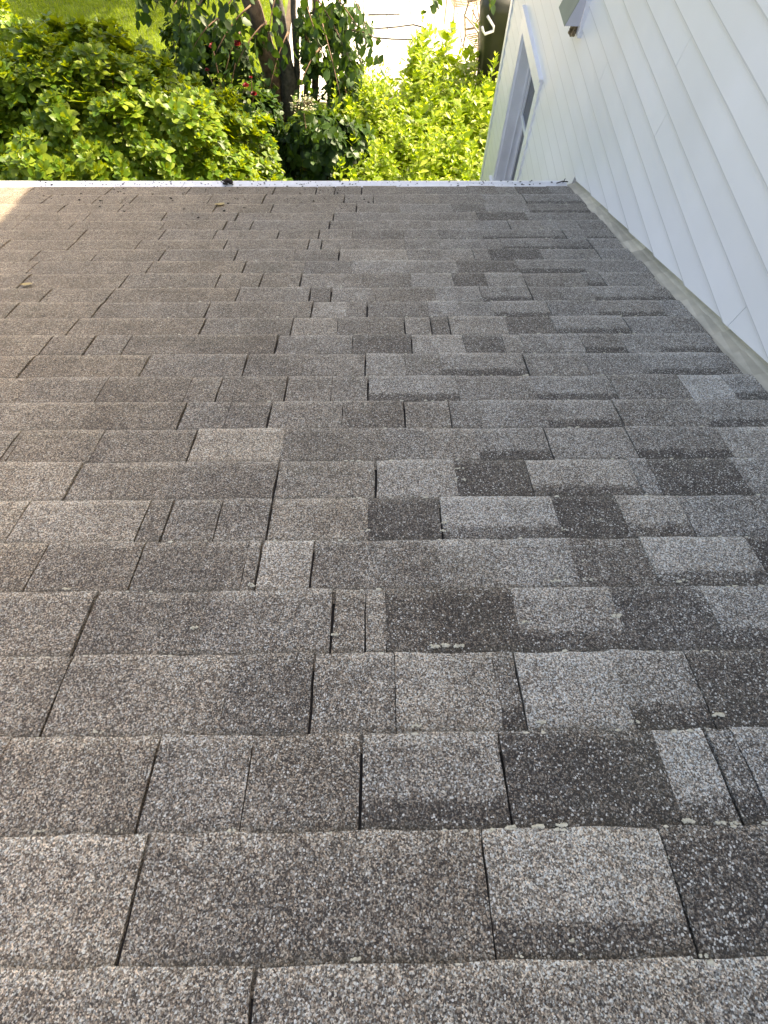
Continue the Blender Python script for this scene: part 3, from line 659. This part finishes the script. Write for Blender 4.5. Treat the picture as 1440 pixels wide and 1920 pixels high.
for (x0, y0, x1, y1, r, m, top) in ((522, 215, 478, 20, .16, M['bark'], (-2.2, 9.3, 3.6)), (545, 215, 522, 30, .13, M['bark2'], (-1.5, 9.0, 4.2)), (556, 210, 549, 0, .05, M['bark2'], (-1.1, 8.7, 3.8)), (588, 200, 592, 0, .06, M['bark'], (-.6, 9.1, 4.0)), (572, 205, 575, 0, .035, M['bark'], (-.9, 8.6, 3.6))):
    b = at_y(x0, y0, 9.2); b[2] = 0; a = at_y(x0, y0, 9.1); c_ = at_y(x1, y1, 9.0); mb = MB(); pts = [b, a, (a+c_)/2+np.array([.03, 0, 0]), c_, np.array(top)]
    P = []; Rr = []
    for i in range(4):
        for k in range(5):
            q = (i+k/5)/4; P.append(pts[i]*(1-k/5)+pts[i+1]*k/5+np.array([R2.uniform(-.012, .012), R2.uniform(-.012, .012), 0])); Rr.append(r*(1.2-.65*q)*R2.uniform(.9, 1.1))
    mb.tube(P, Rr, 12); child('trunk', mb.mesh('trunk', True), m, tree); stems.append(pts)
lp = []; ln = []; ls = []; tw = MB(); tgt = []
def spray(p0, p1, n, size, droop=.10):
    """a thin branch from p0 to p1 with alternate hanging leaves"""
    p0, p1 = np.array(p0, float), np.array(p1, float); mid = (p0+p1)/2+np.array([0, 0, .10]); pts = [(1-s)**2*p0+2*s*(1-s)*mid+s*s*p1 for s in np.linspace(0, 1, 7)]
    tw.tube(pts, [.010, .009, .008, .007, .006, .004, .002], 5)
    for k in range(n):
        s = .12+.88*(k+R2.random())/n; q = (1-s)**2*p0+2*s*(1-s)*mid+s*s*p1+np.array([R2.gauss(0, .05), R2.gauss(0, .05), R2.gauss(0, .04)])
        d = np.array([R2.uniform(-.8, .8), R2.uniform(-.8, .8), -R2.uniform(.3, 1.3)]); lp.append(q); ln.append(d); ls.append(size*R2.uniform(.65, 1.2))
cr = np.array([-.95, 8.1, 3.2])
def px_spray(x0, y0, x1, y1, Y0, Y1, n, size=.125): spray(at_y(x0, y0, Y0), at_y(x1, y1, Y1), n, size)
for a in ((600, -40, 712, 118, 7.6, 7.0, 34), (590, -10, 668, 140, 7.6, 7.0, 36), (600, 30, 640, 190, 7.7, 7.2, 26), (630, -60, 690, 60, 7.5, 7.0, 24), (560, -30, 610, 130, 7.8, 7.4, 24), (640, 60, 715, 80, 7.3, 6.9, 16),
          (480, -50, 400, 60, 8., 7.4, 30), (430, -40, 350, 45, 7.8, 7.4, 24), (470, 10, 400, 110, 8., 7.6, 26), (400, -50, 318, 22, 7.8, 7.2, 18), (300, -60, 250, 34, 7.5, 7.2, 20), (345, -60, 290, 20, 7.6, 7.3, 22), (360, -40, 335, 60, 7.8, 7.5, 22), (540, 60, 505, 170, 8.6, 8.2, 20), (450, 60, 420, 150, 8.2, 7.9, 20), (500, 40, 440, 130, 8.2, 7.8, 20), (520, -20, 500, 100, 8.4, 8., 20), (820, -50, 806, 14, 7.3, 7.1, 12), (920, -50, 918, 20, 9.0, 9.0, 8), (420, 30, 360, 95, 7.9, 7.5, 16), (600, 90, 560, 170, 8, 7.6, 18)):
    px_spray(*a)
nvis = len(lp)
for p, d, s in zip(lp, ln, ls): pass
V1, F1 = leaves([(0, 0, 0)], [(0, 1, 0)], [(0, 0, 1)], 1., 1.05); lm = mesh('leaf', V1, F1, True); lm.materials.append(M['dark'])
keep = []; extra = []
for i in range(nvis):
    x, y = project(lp[i]); (keep if (-20 < x < 1440 and -25 < y < 330 and len(keep) < 300) else extra).append(i)
for i in keep:
    o = obj('leaf', lm, M['dark'], tree); fr = frame(np.array(ln[i]), R2.uniform(0, 6.28)); fr = np.stack([fr[:, 0], fr[:, 2], -fr[:, 1]], 1)
    o.matrix_local = Matrix.Translation(Vector(lp[i])-tree.location) @ Matrix(fr.tolist()).to_4x4() @ Matrix.Scale(ls[i], 4)
# crown above the frame (it shades the garden)
cp, cn, cs = [lp[i] for i in extra], [ln[i] for i in extra], [ls[i] for i in extra]
CL = []
for _ in range(44):
    a, e = R2.uniform(0, 6.283), R2.uniform(-.25, 1.4); r = R2.uniform(.55, 1.)
    CL.append((cr+np.array([1.55*r*math.cos(a)*math.cos(e), 1.75*r*math.sin(a)*math.cos(e), .75+1.5*r*math.sin(e)]), R2.uniform(.32, .6)))
for c_, r in CL:
    for _ in range(130):
        q = c_+np.array([R2.gauss(0, 1), R2.gauss(0, 1), R2.gauss(0, .8)])*r*.6
        x, y = project(q)
        if q[2] < 2.4 or y > -6: continue
        cp.append(q); cn.append((R2.uniform(-1, 1), R2.uniform(-1, 1), R2.uniform(-1.2, .2))); cs.append(.12*R2.uniform(.7, 1.2))
    s0 = stems[R2.randrange(len(stems))][-1]; tw.tube([s0, (s0+c_)/2+[0, 0, .1], c_], [.03, .02, .008], 6)
nn = [np.array([R2.uniform(-1, 1), R2.uniform(-1, 1), R2.uniform(.1, 1)]) for _ in cp]
V, F = leaves(cp, cn, nn, cs, 1.05); child('crown', mesh('crown', V, F, True), M['dark'], tree, 'stuff')
child('branches', tw.mesh('branches', True), M['twig'], tree, 'stuff')

# ---- second tree further back, its crown above the picture; it shades the far lawn
t2 = empty('tree', (-2.4, 15.2, 0), 'tall leafy garden tree beyond the lawn', 'tree')
mb = MB(); mb.tube([(-2.4, 15.2, 0), (-2.35, 15.15, 1.5), (-2.5, 15.1, 3.2), (-2.4, 15, 4.6)], [.17, .14, .11, .06], 10); P, D, S = [], [], []
for _ in range(42):
    c_ = np.array([-2.5, 15., 4.6])+np.array([R2.gauss(0, .95), R2.gauss(0, .8), R2.gauss(0, .6)]); mb.tube([(-2.5, 15.1, 3.2), tuple(c_)], [.04, .01], 5)
    for _ in range(90): P.append(c_+np.array([R2.gauss(0, .3), R2.gauss(0, .3), R2.gauss(0, .22)])); D.append((R2.uniform(-1, 1), R2.uniform(-1, 1), R2.uniform(-1, .3))); S.append(R2.uniform(.09, .15))
child('trunk', mb.mesh('trunk', True), M['bark'], t2); V, F = leaves(P, D, [(R2.uniform(-1, 1), R2.uniform(-1, 1), 1) for _ in P], S, 1.05); child('crown', mesh('crown', V, F, True), M['dark'], t2, 'stuff')

# ---- dark undergrowth in the tree's shade
UG = [sprig_mesh('s', 40+i, .12, 6, 1.2, .2) for i in range(4)]
for (x, y, rx, ry, h, lab) in ((-.95, 6.2, .55, .7, .75, 'dark leafy undergrowth clump between the evergreen shrub and the weeds'), (-.75, 7.6, .65, .7, .85, 'shaded leafy clump at the foot of the tree, beside the cream flowers'), (-1.75, 7.8, .6, .6, 1.0, 'shaded leafy clump under the red roses')):
    shrub('undergrowth_plant', (x, y), rx, ry, h, lab, 'plant', UG, M['dark'], 260, 60, R1, z0=.1, lumps=.2, depth=.25, stems=6, seed=x)
CLM = [sprig_mesh('s', 80+i, .105, 5, 1.15, .0) for i in range(4)]
shrub('climbing_plant', (-2.2, 8.5), .75, .45, 1.5, 'dark leafy climber crowding the thick peeling stem behind the red roses', 'plant', CLM, M['dark'], 330, 120, R1, z0=.2, lumps=.35, depth=.3, stems=8, seed=4., squ=.4)
shrub('climbing_plant', (-.62, 9.0), .5, .4, 1.45, 'dark leafy climber round the thin stems beside the bright patio', 'plant', CLM, M['dark'], 190, 100, R1, z0=.2, lumps=.35, depth=.3, stems=7, seed=6., squ=.4)
# ---- rose bush
rose = empty('rose_bush', (-2.0, 7.9, 0), 'straggling rose bush with dark red blooms in front of the tree', 'rose bush')
mb = MB(); P, D, S = [], [], []
for (x, y, Y, r) in ((446, 82, 7.9, .065), (461, 160, 7.6, .055), (476, 176, 7.6, .055), (398, 86, 7.9, .055), (388, 131, 7.5, .035), (470, 145, 7.7, .03)):
    c = at_y(x, y, Y); fp, fd, fn, fs = [], [], [], []
    for ring, (cnt, el, s_) in enumerate(((7, .1, 1.), (6, .55, .85), (5, .95, .65), (3, 1.3, .5))):
        for k in range(cnt):
            a = 6.283*(k+.5*ring)/cnt+R2.uniform(-.2, .2); d = np.array([math.cos(a)*math.cos(el), math.sin(a)*math.cos(el)-.3, math.sin(el)]); fp.append(c); fd.append(d); fn.append((-math.cos(a), -math.sin(a), .6)); fs.append(.8*r*s_*R2.uniform(.9, 1.1))
    V, F = leaves(fp, fd, fn, fs, 1.7); child('bloom', mesh('bloom', V, F, True), M['rose'], rose)
    b = np.array([-2.0+R2.uniform(-.1, .1), 7.9, 0]); mid = (b+c)/2+np.array([R2.uniform(-.15, .15), .1, .2]); mb.tube([b, mid, c-[0, 0, .02]], [.012, .009, .005], 6)
    for k in range(22): s = R2.uniform(.35, 1); q = (1-s)**2*b+2*s*(1-s)*mid+s*s*c; P.append(q+np.array([R2.gauss(0, .08), R2.gauss(0, .08), R2.gauss(0, .05)])); D.append((R2.uniform(-1, 1), R2.uniform(-1, 1), R2.uniform(-.5, .4))); S.append(R2.uniform(.05, .08))
child('stems', mb.mesh('stems', True), M['twig'], rose); V, F = leaves(P, D, [(R2.uniform(-.4, .4), R2.uniform(-.4, .4), 1) for _ in P], S, 1.2); child('foliage', mesh('foliage', V, F, True), M['rhodo'], rose, 'stuff')
# ---- elder-like plant with a flat cream flower head
eld = empty('flowering_plant', (-.95, 7.3, 0), 'tall plant with one flat cream flower head beside the trunk', 'plant')
c = at_y(566, 188, 7.3); mb = MB(); b = np.array([-.95, 7.3, 0]); mb.tube([b, (b+c)/2+[.03, 0, 0], c-[0, 0, .08]], [.014, .011, .006], 6); fl = []
for _ in range(120):
    a, r = R2.uniform(0, 6.283), math.sqrt(R2.random())*.15; q = c+np.array([r*math.cos(a)*1.2, r*math.sin(a), R2.gauss(0, .018)-r*.3]); fl.append(q)
    if R2.random() < .25: mb.tube([c-[0, 0, .08], q], [.003, .0015], 4)
child('stem', mb.mesh('stem', True), M['twig'], eld); P = [q for q in fl for _ in range(5)]
V, F = leaves(P, [(R2.uniform(-1, 1), R2.uniform(-1, 1), R2.uniform(-.1, .5)) for _ in P], [(0, 0, 1)]*len(P), .013, 1.6); child('flower_head', mesh('flower_head', V, F), M['cream'], eld, 'stuff')
P = [b+(c-b)*R2.uniform(.3, .95)+np.array([R2.gauss(0, .08), R2.gauss(0, .08), 0]) for _ in range(46)]
V, F = leaves(P, [(R2.uniform(-1, 1), R2.uniform(-1, 1), R2.uniform(-.5, .2)) for _ in P], [(0, 0, 1)]*len(P), .12, 1.); child('foliage', mesh('foliage', V, F, True), M['rhodo'], eld, 'stuff')

# ---- sunlit weeds
def weed_mesh(seed):
    R = random.Random(seed); mb = MB(); h = R.uniform(.5, .8); bend = np.array([R.uniform(-.12, .12), R.uniform(-.12, .12), 0]); P, D, S = [], [], []
    for st in range(R.choice((2, 3))):
        o = np.array([R.uniform(-.07, .07), R.uniform(-.07, .07), 0]) if st else np.zeros(3); hh = h*R.uniform(.7, 1)
        f = lambda s: o+bend*s*s+np.array([0, 0, hh*s]); mb.tube([f(s) for s in (0, .35, .7, 1)], [.005, .004, .003, .0015], 5, False)
        nl = R.randint(12, 17)
        for k in range(nl):
            s = .15+.85*k/nl; a = k*2.4+R.uniform(-.3, .3); e = R.uniform(-.15, .55)+.5*(s > .85); P.append(f(s)); D.append((math.cos(a)*math.cos(e), math.sin(a)*math.cos(e), math.sin(e))); S.append(R.uniform(.10, .155)*(1.1-.42*s))
        for k in range(4): a = k*1.57; P.append(f(1.)); D.append((math.cos(a)*.6, math.sin(a)*.6, .8)); S.append(.05)
    V, F = leaves(P, D, [(R.uniform(-.3, .3), R.uniform(-.3, .3), 1) for _ in P], [q*(1.35 if seed in (3, 7) else 1) for q in S], 1.05 if seed in (3, 7) else .62)
    b = len(mb.v); mb.add([tuple(v) for v in V], [tuple(map(int, f)) for f in F]); me = mb.mesh('weed_plant', True); me.materials.append(M['weed']); return me
WM = [weed_mesh(i) for i in range(9)]; R3 = random.Random(31); spots = []; tries = 0
while len(spots) < 290 and tries < 20000:
    tries += 1; x, y = R3.uniform(-.65, 2.05), R3.uniform(5.9, 10.05)
    if y < CORN+.12 and x > 1.18: continue
    if y > 9.3 and x > 1.55: continue
    if x < -.25-.1*math.sin(y*3) and y < 8.3 and R3.random() < .6: continue
    if y > 9.4 and x < .5 and R3.random() < .75: continue
    if all((x-a)**2+(y-b)**2 > .105**2 for a, b in spots): spots.append((x, y))
for x, y in spots:
    o = obj('weed_plant', WM[R3.randrange(9)], None, None, 'upright weed with narrow bright green leaves in the sunny bed beside the house', 'weed', 'sunlit weeds beside the house corner')
    s = R3.uniform(.75, 1.2)*((1.25 if x > .5 else .85) if y > 9.2 else 1.05 if y > 8.4 else 1); o.location = (x, y, 0); o.rotation_euler = (R3.uniform(-.1, .1), R3.uniform(-.1, .1), R3.uniform(0, 6.28)); o.scale = (s, s, s)
P = [(R3.uniform(-1.6, 2.0), R3.uniform(5.6, 9.7), R3.uniform(.02, .14)) for _ in range(5200)]; P = [p for p in P if not (p[1] < CORN+.1 and p[0] > 1.2)]
V, F = leaves(P, [(R3.uniform(-1, 1), R3.uniform(-1, 1), R3.uniform(-.1, .8)) for _ in P], [(R3.uniform(-.3, .3), R3.uniform(-.3, .3), 1) for _ in P], [R3.uniform(.05, .10) for _ in P], .9)
obj('ground_cover', mesh('ground_cover', V, F, True), M['weed'], None, 'low leafy ground cover between the weeds', 'ground cover', None, 'stuff')
# ---- grass
n = 110000; gx = rng.uniform(-9.5, -1.75, n); gy = rng.uniform(7.5, 15.5, n); hh = rng.uniform(.05, .11, n); an = rng.uniform(0, 6.283, n); le = rng.uniform(0, .06, n)
wx, wy = np.cos(an)*.0045, np.sin(an)*.0045; an2 = rng.uniform(0, 6.283, n); z0 = np.zeros(n)
V = np.stack([np.stack([gx-wx, gy-wy, z0], 1), np.stack([gx+wx, gy+wy, z0], 1), np.stack([gx+le*np.cos(an2), gy+le*np.sin(an2), hh], 1)], 1).reshape(-1, 3)
obj('grass', mesh('grass', V, np.arange(3*n).reshape(-1, 3)), M['grass'], None, 'sunlit mown lawn grass behind the evergreen shrub', 'grass', None, 'stuff')

# ---- patio furniture: iron chairs, covered bundle, cable
def chair(px, py, Y, yaw, label, fan):
    c = at_y(px, py, Y); c[2] = .034; root = empty('garden_chair', tuple(c), label, 'chair', 'wrought iron chairs on the patio'); root.rotation_euler = (0, 0, yaw); r = .011
    def part(name, segs, rad=r):
        mb = MB()
        for s in segs: mb.tube([np.array(p, float) for p in s], rad, 7)
        obj(name, mb.mesh(name, True), M['iron'], root)
    W, D, H = .27, .24, .43
    for sx in (-1, 1):
        part('leg', [[(sx*W, -D, 0), (sx*(W-.02), -D+.02, .2), (sx*W, -D, H)]], .014); part('leg', [[(sx*W, D+.05, 0), (sx*W, D, H)]], .014)
        part('armrest', [[(sx*W, -D, H), (sx*(W+.02), -D+.02, H+.20), (sx*(W+.02), 0, H+.23), (sx*W, D+.03, H+.22)]], .014)
    arc = lambda cx, cz, rx, rz, a0, a1, y0, n=14: [(cx+rx*math.cos(a0+(a1-a0)*k/n), y0+.16*(cz+rz*math.sin(a0+(a1-a0)*k/n)-H), cz+rz*math.sin(a0+(a1-a0)*k/n)) for k in range(n+1)]
    yb = D; L2 = lambda x, z: (x, yb+.16*(z-H), z)
    part('back_frame', [[L2(-W, H), L2(-W-.03, H+.25), L2(-W+.06, H+.46), L2(0, H+.5), L2(W-.06, H+.46), L2(W+.03, H+.25), L2(W, H)], [L2(-W, H+.07), L2(W, H+.07)], [L2(-W, H+.40), L2(W, H+.40)]], .016)
    if fan: part('back_lattice', [[L2(0, H+.07), L2(math.sin(a)*.25, H+.07+math.cos(a)*.33)] for a in (-1.2, -.8, -.4, 0, .4, .8, 1.2)]+[arc(0, H+.07, .1, .1, 0, math.pi, yb)])
    else: part('back_lattice', [[L2(-.13, H+.07), L2(.13, H+.40)], [L2(.13, H+.07), L2(-.13, H+.40)], arc(-.19, H+.235, .065, .11, 0, 6.283, yb), arc(.19, H+.235, .065, .11, 0, 6.283, yb)], .012)
    part('seat', [[(-W, y, H), (W, y, H)] for y in np.linspace(-D, D, 9)]+[[(x, -D, H), (x, D, H)] for x in (-W, -.09, .09, W)], .009)
    return root
chair(866, 60, 12.0, math.pi*.06, 'ornate tan iron garden chair with crossed lattice back on the pale patio', False)
chair(905, 118, 10.6, math.pi*.12, 'iron garden chair with a fan-shaped back, half hidden by the weeds', True)
cb = np.array([1.98, 9.75, 0]); mb = MB(); nr_ = 26; lev = 12; V = []
for j in range(lev):
    q = j/(lev-1); z = .02+1.28*q; rx = .30+.17*q-.06*(q > .95); ry = .28+.12*q
    for k in range(nr_):
        a = 6.283*k/nr_; f = 1+.07*math.sin(5*a+q*2.)*(1-.3*q)+.05*math.sin(9*a-q*4)+R2.uniform(-.012, .012); V.append(cb+np.array([rx*math.cos(a)*f, ry*math.sin(a)*f, z+.04*math.sin(2*a)*q]))
F = [(j*nr_+k, j*nr_+(k+1) % nr_, (j+1)*nr_+(k+1) % nr_, (j+1)*nr_+k) for j in range(lev-1) for k in range(nr_)]
V.append(cb+np.array([0, 0, 1.30])); F += [((lev-1)*nr_+k, (lev-1)*nr_+(k+1) % nr_, len(V)-1) for k in range(nr_)]
cov = empty('covered_bundle', tuple(cb), 'dark olive tarp-covered bundle tapering down behind the house corner', 'tarp cover')
child('tarp', mesh('tarp', V, F, True), M['tarp'], cov)
mb = MB(); P_ = [at_y(x, y, 9.42) for x, y in ((904, 50), (906, 58), (909, 64), (925, 58), (926, 50), (914, 30))]; mb.tube(P_, .018, 7)
child('handle', mb.mesh('handle', True), M['trim'], cov)
mb = MB()
for pts in ([(672, 40), (700, 54), (745, 50), (775, 46), (792, 50), (802, 58)], [(700, 70), (735, 73), (780, 74), (800, 70)], [(690, 28), (715, 27), (750, 26)]):
    Q = [at_z(x, y, .045) for x, y in pts]; mb.tube(Q, .009, 6)
    cb_ = obj('cable', mb.mesh('cable', True), M['cable'], None, {6: 'long dark cable curling across the pale patio slabs', 4: 'dark cable lying on the patio just behind the weeds', 3: 'short straight dark cable on the far patio slabs'}[len(pts)], 'cable'); mb = MB()
# leafy branch over the bundle
vn = [sprig_mesh('s', 60+i, .14, 5, 1.25, .1) for i in range(3)]
shrub('climbing_plant', (2.45, 10.1), .35, .3, 1.75, 'leafy green climber above the tarp-covered bundle at the house corner', 'plant', vn, M['rhodo'], 120, 40, R1, z0=1.25, lumps=.1, depth=.1, stems=4)
print('tabs', TABS['n'], 'leaves', nvis, 'weeds', len(spots))
